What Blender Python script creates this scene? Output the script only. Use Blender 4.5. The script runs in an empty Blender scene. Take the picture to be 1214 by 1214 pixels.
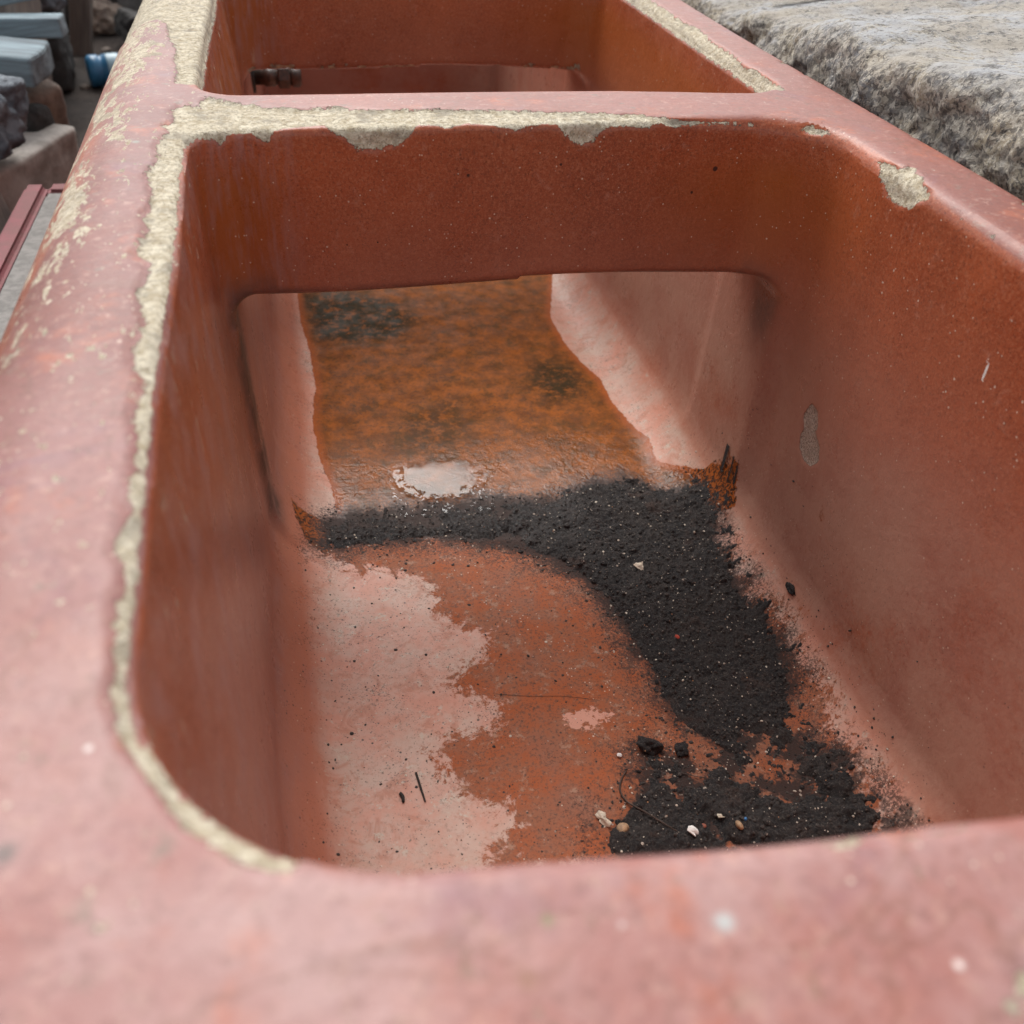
import bpy, bmesh, math, random
import numpy as np
from mathutils import Vector, Matrix
random.seed(7); np.random.seed(7)
C = bpy.context.scene

# ------------------------------------------------------------------ camera
CAM = (-.14456457, -.083081, .17632514)
YAW, PITCH, ROLL, FPX = math.radians(14.08826695), math.radians(38.586808), math.radians(3.72923233), 1110.8883
cd = bpy.data.cameras.new('camera'); cam = bpy.data.objects.new('camera', cd); C.collection.objects.link(cam)
_f = Vector((math.sin(YAW), math.cos(YAW), 0)); _r = Vector((math.cos(YAW), -math.sin(YAW), 0)); _u = Vector((0, 0, 1))
_fw = _f * math.cos(PITCH) - _u * math.sin(PITCH); _up = _u * math.cos(PITCH) + _f * math.sin(PITCH)
_r3 = _r * math.cos(ROLL) + _up * math.sin(ROLL); _u3 = _up * math.cos(ROLL) - _r * math.sin(ROLL)
cam.matrix_world = Matrix(((_r3.x, _u3.x, -_fw.x, CAM[0]), (_r3.y, _u3.y, -_fw.y, CAM[1]), (_r3.z, _u3.z, -_fw.z, CAM[2]), (0, 0, 0, 1)))
cd.sensor_width = 36; cd.lens = 36 * FPX / 1214; cd.clip_start = .01; cd.clip_end = 200
cd.dof.use_dof = True; cd.dof.focus_distance = .66; cd.dof.aperture_fstop = 9
C.camera = cam

# ------------------------------------------------------------------ sky, sun, exposure (bright overcast day)
SUN_EL, SUN_AZ = math.radians(51.5), math.radians(-8)
W = bpy.data.worlds.new('World'); C.world = W; W.use_nodes = True
wn = W.node_tree; bg = wn.nodes['Background']
sky = wn.nodes.new('ShaderNodeTexSky'); sky.sky_type = 'NISHITA'; sky.sun_disc = False
sky.sun_elevation = SUN_EL; sky.sun_rotation = SUN_AZ; sky.dust_density = 3; sky.air_density = 1
hs = wn.nodes.new('ShaderNodeHueSaturation'); hs.inputs['Saturation'].default_value = .14; hs.inputs['Value'].default_value = 1.0
wn.links.new(sky.outputs[0], hs.inputs['Color']); wn.links.new(hs.outputs[0], bg.inputs['Color'])
bg.inputs['Strength'].default_value = .15
sl = bpy.data.lights.new('sun', 'SUN'); sl.energy = 1.5; sl.angle = math.radians(40); sl.color = (1, .97, .92)
so = bpy.data.objects.new('sun', sl); C.collection.objects.link(so)
sd = Vector((math.sin(SUN_AZ) * math.cos(SUN_EL), math.cos(SUN_AZ) * math.cos(SUN_EL), math.sin(SUN_EL)))
so.rotation_euler = sd.to_track_quat('Z', 'Y').to_euler()
C.view_settings.view_transform = 'Standard'; C.view_settings.look = 'None'; C.view_settings.gamma = 1
C.view_settings.exposure = .60
C.render.engine = 'CYCLES'
C.cycles.max_bounces = 6; C.cycles.diffuse_bounces = 3; C.cycles.glossy_bounces = 3; C.cycles.caustics_reflective = False; C.cycles.caustics_refractive = False

# ------------------------------------------------------------------ helpers
def tag(o, label=None, cat=None, group=None, kind=None):
    if label: o['label'] = label
    if cat: o['category'] = cat
    if group: o['group'] = group
    if kind: o['kind'] = kind
    return o
def link(o, parent=None):
    C.collection.objects.link(o); o.parent = parent
    return o
def empty(name, loc=(0, 0, 0)):
    o = bpy.data.objects.new(name, None); o.location = loc; o.empty_display_size = .05
    return link(o)
def mesh_np(name, V, F, mat, parent=None, normals=None, smooth=True, attrs=None):
    """V (n,3), F (m,k)"""
    me = bpy.data.meshes.new(name)
    V = np.asarray(V, np.float32); F = np.asarray(F, np.int32)
    me.vertices.add(len(V)); me.vertices.foreach_set('co', V.ravel())
    k = F.shape[1]
    me.loops.add(F.size); me.loops.foreach_set('vertex_index', F.ravel())
    me.polygons.add(len(F)); me.polygons.foreach_set('loop_start', np.arange(0, F.size, k, dtype=np.int32))
    me.polygons.foreach_set('loop_total', np.full(len(F), k, np.int32))
    me.polygons.foreach_set('use_smooth', np.full(len(F), smooth))
    me.update(calc_edges=True)
    if attrs:
        for a, v in attrs.items():
            at = me.attributes.new(a, 'FLOAT', 'POINT'); at.data.foreach_set('value', np.asarray(v, np.float32))
    if normals is not None: me.normals_split_custom_set_from_vertices(np.asarray(normals, np.float32))
    me.materials.append(mat)
    o = bpy.data.objects.new(name, me)
    return link(o, parent)

class NT:
    """small node-building helper"""
    def __init__(s, name):
        s.m = bpy.data.materials.new(name); s.m.use_nodes = True; s.t = s.m.node_tree
        s.b = s.t.nodes['Principled BSDF']; s.out = s.t.nodes['Material Output']
        s.co = s.t.nodes.new('ShaderNodeNewGeometry').outputs['Position']
        s.ob = s.t.nodes.new('ShaderNodeTexCoord').outputs['Object']
    def n(s, typ, **kw):
        o = s.t.nodes.new(typ)
        for k, v in kw.items(): setattr(o, k, v)
        return o
    def put(s, sock, v):
        if isinstance(v, bpy.types.NodeSocket): s.t.links.new(v, sock)
        elif isinstance(v, tuple) and len(v) == 3 and sock.type == 'RGBA': sock.default_value = (*v, 1)
        else: sock.default_value = v
    def math(s, op, a, b=0., c=0., clamp=False):
        o = s.n('ShaderNodeMath', operation=op, use_clamp=clamp)
        s.put(o.inputs[0], a); s.put(o.inputs[1], b); s.put(o.inputs[2], c)
        return o.outputs[0]
    def add(s, a, b): return s.math('ADD', a, b)
    def mul(s, a, b): return s.math('MULTIPLY', a, b)
    def sub(s, a, b): return s.math('SUBTRACT', a, b)
    def mx(s, a, b): return s.math('MAXIMUM', a, b)
    def noise(s, scale, detail=3., rough=.55, dist=0., vec=None, col=False):
        o = s.n('ShaderNodeTexNoise'); s.put(o.inputs['Vector'], vec if vec is not None else s.co)
        o.inputs['Scale'].default_value = scale; o.inputs['Detail'].default_value = detail
        o.inputs['Roughness'].default_value = rough; o.inputs['Distortion'].default_value = dist
        return o.outputs['Color' if col else 'Fac']
    def vor(s, scale, vec=None, rand=1., feature='F1'):
        o = s.n('ShaderNodeTexVoronoi', feature=feature); s.put(o.inputs['Vector'], vec if vec is not None else s.co)
        o.inputs['Scale'].default_value = scale; o.inputs['Randomness'].default_value = rand
        return o
    def ramp(s, v, lo, hi, a=0., b=1., smooth=True):
        o = s.n('ShaderNodeMapRange', interpolation_type='SMOOTHSTEP' if smooth else 'LINEAR')
        for i, q in enumerate((v, lo, hi, a, b)): s.put(o.inputs[i], q)
        return o.outputs[0]
    def mix(s, f, a, b, blend='MIX'):
        o = s.n('ShaderNodeMix', data_type='RGBA', blend_type=blend)
        s.put(o.inputs[0], f); s.put(o.inputs[6], a); s.put(o.inputs[7], b)
        return o.outputs[2]
    def mapping(s, scale=(1, 1, 1), rot=(0, 0, 0), vec=None):
        o = s.n('ShaderNodeMapping'); s.put(o.inputs[0], vec if vec is not None else s.co)
        o.inputs['Rotation'].default_value = rot; o.inputs['Scale'].default_value = scale
        return o.outputs[0]
    def attr(s, name): return s.n('ShaderNodeAttribute', attribute_name=name).outputs['Fac']
    def bump(s, h, dist=.001, strength=1., prev=None):
        o = s.n('ShaderNodeBump'); o.inputs['Distance'].default_value = dist; s.put(o.inputs['Strength'], strength)
        s.put(o.inputs['Height'], h)
        if prev is not None: s.put(o.inputs['Normal'], prev)
        return o.outputs[0]
    def sep(s, v):
        o = s.n('ShaderNodeSeparateXYZ'); s.put(o.inputs[0], v); return o.outputs
    def done(s, color=None, rough=None, normal=None, **kw):
        if color is not None: s.put(s.b.inputs['Base Color'], color)
        if rough is not None: s.put(s.b.inputs['Roughness'], rough)
        if normal is not None: s.put(s.b.inputs['Normal'], normal)
        for k, v in kw.items(): s.put(s.b.inputs[k], v)
        return s.m

# outlines of wear and stains, metres in the trough's own plan (unrolled over the lip) or on its wall
POLY = {
  'chip_strip': [[-0.1999,0.5611],[-0.213,0.5687],[-0.2194,0.5507],[-0.2167,0.5333],[-0.2221,0.5218],[-0.2175,0.5103],[-0.2226,0.4874],[-0.2192,0.4615],[-0.224,0.4378],[-0.2187,0.4104],[-0.2177,0.3943],[-0.2209,0.3824],[-0.2166,0.3634],[-0.2198,0.3358],[-0.2137,0.3193],[-0.2155,0.2925],[-0.2118,0.2706],[-0.2135,0.2396],[-0.2075,0.2233],[-0.2075,0.212],[-0.2076,0.1961],[-0.2045,0.1809],[-0.2057,0.1545],[-0.2043,0.1424],[-0.2056,0.1295],[-0.2024,0.1203],[-0.2029,0.1012],[-0.2002,0.0863],[-0.2012,0.0784],[-0.198,0.0678],[-0.1934,0.0576],[-0.1864,0.0487],[-0.1815,0.0405],[-0.1762,0.0345],[-0.171,0.0303],[-0.166,0.0264],[-0.1586,0.0236],[-0.1539,0.0332],[-0.1597,0.0364],[-0.1642,0.0395],[-0.1685,0.0431],[-0.1734,0.0479],[-0.1785,0.0542],[-0.1834,0.0626],[-0.1871,0.0715],[-0.1895,0.0806],[-0.1904,0.0871],[-0.1908,0.1014],[-0.1912,0.1206],[-0.1915,0.13],[-0.1919,0.1428],[-0.1923,0.155],[-0.1934,0.1814],[-0.194,0.1965],[-0.1945,0.2123],[-0.1947,0.2235],[-0.195,0.2398],[-0.1953,0.2707],[-0.1955,0.2927],[-0.1958,0.3196],[-0.1961,0.3364],[-0.1969,0.364],[-0.1976,0.3833],[-0.198,0.395],[-0.1987,0.4112],[-0.1997,0.4385],[-0.2003,0.4618],[-0.2005,0.4875],[-0.1983,0.4988],[-0.1968,0.5008],[-0.194,0.5035],[-0.19,0.5],[-0.19,0.5],[-0.19,0.5]],
  'chip_face': [[-0.2046,0.5162],[-0.1983,0.4988],[-0.1906,0.5036],[-0.186,0.5015],[-0.1816,0.5076],[-0.1718,0.5085],[-0.1651,0.5031],[-0.1612,0.502],[-0.1559,0.5102],[-0.1468,0.5141],[-0.1267,0.5157],[-0.1207,0.5074],[-0.1148,0.5037],[-0.1075,0.497],[-0.0972,0.4958],[-0.0882,0.4993],[-0.0814,0.5008],[-0.0744,0.5087],[-0.0693,0.5149],[-0.0599,0.5147],[-0.0524,0.5098],[-0.0468,0.5135],[-0.0387,0.5152],[-0.0148,0.5116],[-0.0066,0.5085],[0.0,0.5138],[0.0099,0.5137],[0.0181,0.5122],[0.0229,0.507],[0.0302,0.5017],[0.0362,0.4991],[0.0434,0.5007],[0.0449,0.507],[0.0508,0.5097],[0.0632,0.512],[0.0805,0.5107],[0.0874,0.5148],[0.098,0.5107],[0.1038,0.5127],[0.1216,0.5135],[0.1573,0.5112],[0.1576,0.5143],[0.0982,0.5165],[0.078,0.5269],[0.045,0.5319],[0.0122,0.5372],[-0.0316,0.5413],[-0.0637,0.5468],[-0.0909,0.5447],[-0.1168,0.5539],[-0.1485,0.5523],[-0.1692,0.5606],[-0.1889,0.5725],[-0.2005,0.5841]],
  'chip_rchip': [[0.2004,0.4405],[0.2033,0.4319],[0.2064,0.4223],[0.2118,0.4187],[0.2084,0.4015],[0.2029,0.3837],[0.1963,0.3811],[0.1875,0.3908],[0.1829,0.4047],[0.1851,0.4178],[0.1909,0.4273]],
  'chip_rchip2': [[0.1814,0.5058],[0.1897,0.5055],[0.1943,0.4957],[0.1952,0.4909],[0.1888,0.4933],[0.1809,0.5001]],
  'chip_c2r': [[0.2256,0.9983],[0.2134,0.9336],[0.2128,0.8751],[0.2118,0.8389],[0.2144,0.8017],[0.2169,0.7782],[0.2103,0.7457],[0.2116,0.7171],[0.2101,0.6902],[0.2057,0.6651],[0.2098,0.6481],[0.2104,0.6296],[0.2089,0.6002],[0.2053,0.5818],[0.1867,0.6025],[0.1915,0.6087],[0.1936,0.6296],[0.1936,0.6481],[0.1935,0.665],[0.1933,0.6901],[0.193,0.717],[0.1929,0.7457],[0.193,0.7783],[0.1933,0.8019],[0.1937,0.839],[0.1938,0.8751],[0.1929,0.9332],[0.1913,0.9977]],
  'chip_c2l': [[-0.198,0.62],[-0.2109,0.607],[-0.2187,0.6115],[-0.2195,0.638],[-0.2235,0.67],[-0.2238,0.7],[-0.232,0.733],[-0.2369,0.78],[-0.2445,0.8],[-0.256,0.8],[-0.268,0.7],[-0.3,0.62],[-0.33,1.9],[-0.19,1.9],[-0.194,0.62]],
  'chip_nearline': [[-0.0921,0.0118],[-0.0853,0.0106],[-0.0669,0.01],[-0.0559,0.0091],[-0.0469,0.0097],[-0.0327,0.0084],[-0.0187,0.008],[-0.0012,0.0079],[-0.0007,0.0164],[-0.0183,0.0173],[-0.0323,0.0178],[-0.0465,0.0184],[-0.0553,0.0189],[-0.0661,0.0197],[-0.0842,0.0214],[-0.0911,0.022]],
  'chip_nearcorner': [[-0.0338,-0.0307],[-0.0314,-0.0258],[-0.0274,-0.0226],[-0.0234,-0.0209],[-0.0196,-0.0207],[-0.0276,-0.0318]],
  'floor_wet': [[-0.1756,1.0203],[-0.1596,0.979],[-0.1578,0.8961],[-0.1498,0.8254],[-0.1475,0.7559],[-0.1534,0.6889],[-0.1497,0.6345],[-0.1416,0.5912],[-0.1397,0.5606],[-0.138,0.5316],[-0.0719,0.5072],[0.0682,0.4875],[0.175,0.4768],[0.1815,0.4983],[0.1826,0.5387],[0.1737,0.5574],[0.1583,0.5839],[0.1623,0.6167],[0.153,0.6533],[0.1482,0.6954],[0.1488,0.7383],[0.1388,0.7767],[0.1305,0.8262],[0.1302,0.8896],[0.1516,0.9654],[0.1695,1.0388]],
  'floor_rust': [[-0.1505,0.5135],[-0.1493,0.4978],[-0.1293,0.4803],[-0.0972,0.4679],[-0.0699,0.4466],[-0.0722,0.4212],[-0.057,0.4036],[-0.0403,0.3897],[-0.0464,0.3734],[-0.0617,0.3632],[-0.0754,0.3454],[-0.0593,0.3352],[-0.0441,0.3215],[-0.0531,0.3048],[-0.0761,0.3036],[-0.0927,0.2976],[-0.0864,0.2733],[-0.0732,0.2553],[-0.0541,0.2488],[-0.0509,0.2332],[-0.0638,0.221],[-0.0851,0.2008],[0.1793,0.1791],[0.1757,0.183],[0.1757,0.2039],[0.1781,0.226],[0.1745,0.2466],[0.1803,0.2732],[0.1866,0.2929],[0.1807,0.3067],[0.1776,0.3261],[0.173,0.3431],[0.1825,0.3522],[0.1841,0.3734],[0.1738,0.3921],[0.1721,0.413],[0.1731,0.4478],[0.177,0.4837],[0.0834,0.5425]],
  'floor_soil': [[-0.1493,0.5383],[-0.1508,0.508],[-0.1397,0.5042],[-0.1066,0.508],[-0.0576,0.5088],[-0.0109,0.4907],[0.0206,0.4713],[0.0482,0.4406],[0.0624,0.412],[0.0666,0.3748],[0.073,0.3439],[0.0722,0.3043],[0.0792,0.2811],[0.0922,0.2628],[0.0634,0.2624],[0.0443,0.2757],[0.0411,0.2624],[0.0222,0.2423],[0.0132,0.2222],[-0.0031,0.2219],[0.0005,0.2068],[0.0086,0.1895],[0.1778,0.1794],[0.176,0.1887],[0.1714,0.216],[0.1712,0.2388],[0.1571,0.2562],[0.1541,0.2824],[0.1671,0.3065],[0.1727,0.3349],[0.1695,0.3725],[0.168,0.4017],[0.1695,0.4303],[0.1713,0.4655],[0.1771,0.4942],[0.1738,0.5251],[0.1525,0.5375],[0.1204,0.5612],[0.0892,0.5638],[0.0457,0.5464],[0.0093,0.5547],[-0.0511,0.5533],[-0.1026,0.5497],[-0.1385,0.5465]],
  'floor_tri': [[0.1906,0.5108],[0.1915,0.4917],[0.1885,0.4772],[0.1835,0.4804],[0.178,0.4872],[0.1765,0.5188],[0.1727,0.5496],[0.1878,0.5312],[0.1903,0.5196]],
  'floor_tril': [[-0.176,0.5553],[-0.1707,0.5453],[-0.1578,0.5418],[-0.1446,0.5369],[-0.1467,0.4983],[-0.1521,0.4939],[-0.1655,0.5081],[-0.1723,0.5299]],
  'floor_dark1': [[-0.1519,0.9635],[-0.112,0.9789],[-0.0457,0.9357],[-0.0313,0.8914],[-0.0546,0.8548],[-0.1014,0.8524],[-0.1374,0.8666]],
  'floor_dark2': [[0.0923,0.7804],[0.127,0.7682],[0.1222,0.7154],[0.0875,0.7027],[0.0733,0.7378]],
  'floor_dark3': [[-0.0631,0.7022],[-0.0101,0.7172],[-0.0046,0.649],[-0.0414,0.6199],[-0.0777,0.6455]],
  'floor_puddle': [[-0.1457,0.6095],[-0.1471,0.6925],[-0.1365,0.7933],[-0.1007,0.8618],[-0.0025,0.8881],[0.1058,0.838],[0.1291,0.7408],[0.1452,0.656],[0.1512,0.6019],[0.1663,0.5569],[0.1414,0.5515],[0.0906,0.5686],[0.0468,0.5511],[0.0102,0.5594],[-0.0504,0.5581],[-0.102,0.5568],[-0.1343,0.5569]],
  'floor_pink2': [[-0.0028,0.3079],[0.0136,0.313],[0.026,0.3096],[0.0305,0.3045],[0.0187,0.2988],[0.0029,0.2954]],
  'wall_scar': [[0.4279,-0.1682],[0.418,-0.1697],[0.4118,-0.1798],[0.4134,-0.1837],[0.4032,-0.1899],[0.3987,-0.1998],[0.4065,-0.2091],[0.4169,-0.2105],[0.4272,-0.2048],[0.4292,-0.1965],[0.4274,-0.1901],[0.4332,-0.1823]],
  'wall_white': [[0.2898,-0.0529],[0.2858,-0.0566],[0.2853,-0.0655],[0.2865,-0.0672],[0.2879,-0.0593]],
}
# ------------------------------------------------------------------ signed-distance shape of the trough
Y1A, Y1B, Y2A, Y2B, Y3 = .513, .585, 1.052, 1.125, 1.66      # divider faces and far end wall
ZF = -.330                                                     # basin floor
ZO = -.1085                                                    # underside of the dividers

def _hash(ix, iy, iz, seed):
    h = (ix * 374761393 + iy * 668265263 + iz * 2147483647 + seed * 974634777) & 0xffffffff
    h = ((h ^ (h >> 13)) * 1274126177) & 0xffffffff
    h = (h ^ (h >> 16)) & 0xffffffff
    return h.astype(np.float64) / 4294967295.0 * 2 - 1

def vnoise(P, scale, seed=0):
    """smooth value noise in -1..1; P (n,3)"""
    q = P * scale
    i = np.floor(q).astype(np.int64); f = q - i
    f = f * f * (3 - 2 * f)
    r = 0
    for dx in (0, 1):
        for dy in (0, 1):
            for dz in (0, 1):
                w = ((f[:, 0] if dx else 1 - f[:, 0]) * (f[:, 1] if dy else 1 - f[:, 1]) * (f[:, 2] if dz else 1 - f[:, 2]))
                r = r + w * _hash(i[:, 0] + dx, i[:, 1] + dy, i[:, 2] + dz, seed)
    return r

def fbm(P, scale, octaves=4, seed=0, gain=.5):
    r, a, t = 0, 1, 0
    for o in range(octaves):
        r = r + a * vnoise(P, scale, seed + o * 17); t += a; a *= gain; scale *= 2.03
    return r / t

def rmax(a, b, r):                                             # rounded intersection
    u = np.maximum(a + r, 0); v = np.maximum(b + r, 0)
    return np.minimum(-r, np.maximum(a, b)) + np.sqrt(u * u + v * v)

def plan(x, y, z, x0, x1, y0, y1, r):                          # rounded rectangle in plan
    cx, cy, hx, hy = (x0 + x1) / 2, (y0 + y1) / 2, (x1 - x0) / 2, (y1 - y0) / 2
    qx = np.abs(x - cx) - hx + r; qy = np.abs(y - cy) - hy + r
    return np.minimum(np.maximum(qx, qy), 0) + np.sqrt(np.maximum(qx, 0) ** 2 + np.maximum(qy, 0) ** 2) - r

def wall_l(z): return -.2035 + .05 * np.minimum(-z, .4) * 1.0
def wall_r(z): return .2015 - .018 * np.minimum(-z, .4)

def cavities(x, y, z):
    zc = np.minimum(z, 0)
    wob = .0016 * np.sin(y * 9 + 1.0) + .0010 * np.sin(y * 23 + z * 6)
    xl, xr = wall_l(zc) + wob, wall_r(zc) + wob * .7
    xla = xl + .0055 * np.clip((.50 - y) / .34, 0, 1)
    mid = np.clip((y - .2) / .15, 0, 1)
    dp = np.clip(-zc / .09, 0, 1)
    xn = np.clip(x, -.2, .04)
    n0 = .0125 - .048 * xn - .05 * zc + .0032 * np.clip(-x / .15, 0, 1) - .0015 * np.exp(-((x + .06) / .04) ** 2)
    r1 = .066 + mid * (np.clip(.5 + x * 8, 0, 1) * .025 - .044)
    a = plan(x, y, z, xla, xr, n0, Y1A + .0015 * np.sin(x * 14) - .02 * zc * 0, r1)
    b = plan(x, y, z, xl - .004 + .0085 * dp, xr + .003 - .008 * dp, Y1B + .0, Y2A, .032)
    c = plan(x, y, z, xl, xr, Y2B, Y3, .035)
    return a, b, c

def plan_s(x, y, z):
    a, b, c = cavities(x, y, z)
    return np.minimum(np.minimum(a, b), c)

def sdf(x, y, z):
    wob = .0018 * np.sin(y * 5.3 + .6)
    top = z + .0012 * np.sin(y * 7 + x * 9) + .004 * np.clip((y - .5) * 0, 0, 1)
    xol = -.283 + .015 * np.clip(-z, 0, .4) - .006 * np.clip((y - .3) / .8, 0, 1)
    o = rmax(top, (xol + wob) - x, .052)
    o = rmax(o, x - (.2515 - .02 * np.clip(-z, 0, .4) + wob * .6), .007)
    o = rmax(o, -.105 - y, .02); o = rmax(o, y - (Y3 + .07), .01)
    o = np.maximum(o, -.375 - z)
    s = plan_s(x, y, z)
    cav = rmax(s, ZF + .0015 * np.sin(x * 17 + y * 9) - z, .052)
    zc = np.minimum(z, 0); wb = .0016 * np.sin(y * 9 + 1.0) + .0010 * np.sin(y * 23 + z * 6)
    tx = plan(x, z, y, wall_l(zc) + .0045 + wb, wall_r(zc) - .005 + wb * .7, ZF - .3, ZO + .009 * np.clip((y - .8) * 8, 0, 1) + .0016 * np.sin(x * 19 + 1) + .002 * (x > 0) * np.cos(x * 8), .017)
    tun = rmax(tx, ZF + .0015 * np.sin(x * 17 + y * 9) - z, .050)
    tun = np.maximum(tun, np.maximum(.42 - y, y - 1.22))
    hole = -rmax(-cav, -tun, .0003 + .0062 * np.clip((z - ZF) / .06, 0, 1))
    lip = .0055 + .0055 * np.clip((x - .08) / .08, 0, 1) + .002 * np.clip((.15 - y) / .1, 0, 1)
    return rmax(o, -hole, lip)

def grad(x, y, z, h=4e-4):
    g = np.stack([sdf(x + h, y, z) - sdf(x - h, y, z), sdf(x, y + h, z) - sdf(x, y - h, z), sdf(x, y, z + h) - sdf(x, y, z - h)], 1)
    return g / np.maximum(np.linalg.norm(g, axis=1, keepdims=True), 1e-12)
# ------------------------------------------------------------------ end of the shape
# ------------------------------------------------------------------ turning the shape into meshes
def psd(px, py, poly):
    """signed distance to a polygon, positive inside"""
    A = np.asarray(poly, float); B = np.roll(A, -1, 0)
    d = np.full(px.shape, 1e9); ins = np.zeros(px.shape, bool)
    for (ax, ay), (bx, by) in zip(A, B):
        ex, ey = bx - ax, by - ay; wx, wy = px - ax, py - ay
        t = np.clip((wx * ex + wy * ey) / max(ex * ex + ey * ey, 1e-12), 0, 1)
        d = np.minimum(d, (wx - t * ex) ** 2 + (wy - t * ey) ** 2)
        c = ((ay <= py) & (by > py)) | ((by <= py) & (ay > py))
        if ey != 0: ins ^= c & (px < ax + (py - ay) / ey * ex)
    d = np.sqrt(d)
    return np.where(ins, d, -d)

def surface_net(lo, hi, h, cf=4, band=.014):
    lo = np.array(lo); n = (np.ceil((np.array(hi) - lo) / h / cf).astype(int)) * cf
    nc = n // cf
    cc = [lo[a] + (np.arange(nc[a]) + .5) * cf * h - h / 2 for a in range(3)]
    G = np.stack(np.meshgrid(*cc, indexing='ij'), -1).reshape(-1, 3)
    D = sdf(*G.T).reshape(nc)
    V = np.repeat(np.repeat(np.repeat(D.astype(np.float32), cf, 0), cf, 1), cf, 2)
    near = np.abs(D) < band
    nf = np.repeat(np.repeat(np.repeat(near, cf, 0), cf, 1), cf, 2)
    I = np.argwhere(nf)
    for k in range(0, len(I), 1500000):
        J = I[k:k + 1500000]; P = lo + J * h
        V[J[:, 0], J[:, 1], J[:, 2]] = sdf(*P.T)
    S = V < 0
    c = np.zeros(tuple(n - 1), np.int8)
    for dx in (0, 1):
        for dy in (0, 1):
            for dz in (0, 1):
                c += S[dx:n[0] - 1 + dx, dy:n[1] - 1 + dy, dz:n[2] - 1 + dz]
    act = (c > 0) & (c < 8)
    idx = np.full(act.shape, -1, np.int64); cells = np.argwhere(act); idx[act] = np.arange(len(cells))
    P = lo + (cells + .5) * h
    F = []
    for a in range(3):
        b, d = (a + 1) % 3, (a + 2) % 3
        s0 = [slice(None)] * 3; s1 = [slice(None)] * 3; s0[a] = slice(0, -1); s1[a] = slice(1, None)
        ch = S[tuple(s0)] != S[tuple(s1)]
        e = np.argwhere(ch); sg = S[tuple(s0)][ch]
        ok = (e[:, b] > 0) & (e[:, d] > 0) & (e[:, b] < act.shape[b]) & (e[:, d] < act.shape[d]) & (e[:, a] < act.shape[a])
        e = e[ok]; sg = sg[ok]
        def cell(ob, od):
            q = e.copy(); q[:, b] += ob; q[:, d] += od
            return idx[q[:, 0], q[:, 1], q[:, 2]]
        q = np.stack([cell(-1, -1), cell(0, -1), cell(0, 0), cell(-1, 0)], 1)
        q[~sg] = q[~sg][:, ::-1]
        F.append(q)
    F = np.concatenate(F); F = F[(F >= 0).all(1)]
    for it in range(4):                                          # settle the vertices on the surface
        for k in range(0, len(P), 400000):
            Q = P[k:k + 400000]; d = sdf(*Q.T); g = grad(*Q.T)
            P[k:k + 400000] = Q - g * np.clip(d, -h, h)[:, None] * (.8 if it < 3 else 1)
    return P, F

def vnormals(P, F):
    n = np.cross(P[F[:, 2]] - P[F[:, 0]], P[F[:, 3]] - P[F[:, 1]])
    N = np.zeros_like(P)
    for k in range(4):
        for a in range(3): N[:, a] += np.bincount(F[:, k], n[:, a], len(P))
    return N / np.maximum(np.linalg.norm(N, axis=1, keepdims=True), 1e-12)

def gplan(x, y, z, h=1e-3):
    g = np.stack([plan_s(x + h, y, z) - plan_s(x - h, y, z), plan_s(x, y + h, z) - plan_s(x, y - h, z)], 1)
    return g / np.maximum(np.linalg.norm(g, axis=1, keepdims=True), 1e-9)

def ss(x, a, b):
    t = np.clip((x - a) / (b - a), 0, 1); return t * t * (3 - 2 * t)

P, F = surface_net((-.305, -.120, -.385), (.270, 1.745, .012), .0025)
x, y, z = P.T.copy()
print('trough verts', len(P))
# masks, all as signed metres (positive inside) in the thing's own coordinates
zz = np.minimum(z, 0); U = P[:, :2] + gplan(x, y, z) * zz[:, None]
chip = np.full(len(P), -.03)
for k, v in POLY.items():
    if k.startswith('chip_'):
        chip = np.maximum(chip, np.where(z > -.045, psd(U[:, 0], U[:, 1], v), -.03))
n1 = fbm(P, 22, 4, 3); n2 = fbm(P, 90, 3, 5); n3 = fbm(P, 9, 2, 9)
s_in = plan_s(x, y, z)
edge_r = np.abs(x - .2515) + np.abs(z) * .8                       # outer right arris
chip = np.maximum(chip, .0085 * np.maximum(n2 * 1.5 + n3 * .9 - .16, -1) - edge_r * .9 + .0005)
chip = np.maximum(chip, np.where((z > -.02) & (x > .1) & (y < .5), .004 * (n2 * 1.3 + n3 * .8) - .0035 - np.abs(s_in - .002), -.03))
chip = np.maximum(chip, np.where((y > Y2A - .02) & (y < Y2B) & (z < ZO + .03) & (z > ZO - .002), .009 * (n2 + n3 * .6) - .0005 - np.abs(z - ZO - .011) * .9, -.03))
nl = (y < .03) & (x > -.11) & (z > -.02)
chip = np.where(nl, chip - .0055 + .006 * (n1 + n2), chip)
chip = np.clip(chip, -.03, .03)
G0 = grad(x, y, z)
dep = ss(chip + n2 * .0012, -.0006, .0022)
chip = np.where((x < -.19) & (y < .60), chip - .0012 - .0014 * ss(-y, -.47, -.40) + .0022 * n1, chip)
disp = dep * (.0017 + .0006 * n1 + .0006 * fbm(P, 260, 2, 21))
speck = ss(-x, .205, .262) * ss(z, -.06, -.01) * ss(y, .12, .45) * (.75 + .4 * n1) + .16 * ss(y, .04, .2) * (x < -.2) * (z > -.03)
floorz = z < -.2
def fm(k): return np.where(floorz, psd(x, y, POLY['floor_' + k]), -.03).clip(-.03, .03)
wet, rust, soilm = fm('wet'), fm('rust'), fm('soil')
tri = np.where(z < -.268, np.maximum(fm('tri'), fm('tril')), -.03)
pk = fm('pink2')
dark = np.maximum.reduce([ss(psd(x, y, POLY['floor_' + k]), -.02, .012) * (z < -.2) * w for k, w in (('dark1', 1.), ('dark2', .9), ('dark3', .55))])
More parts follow.
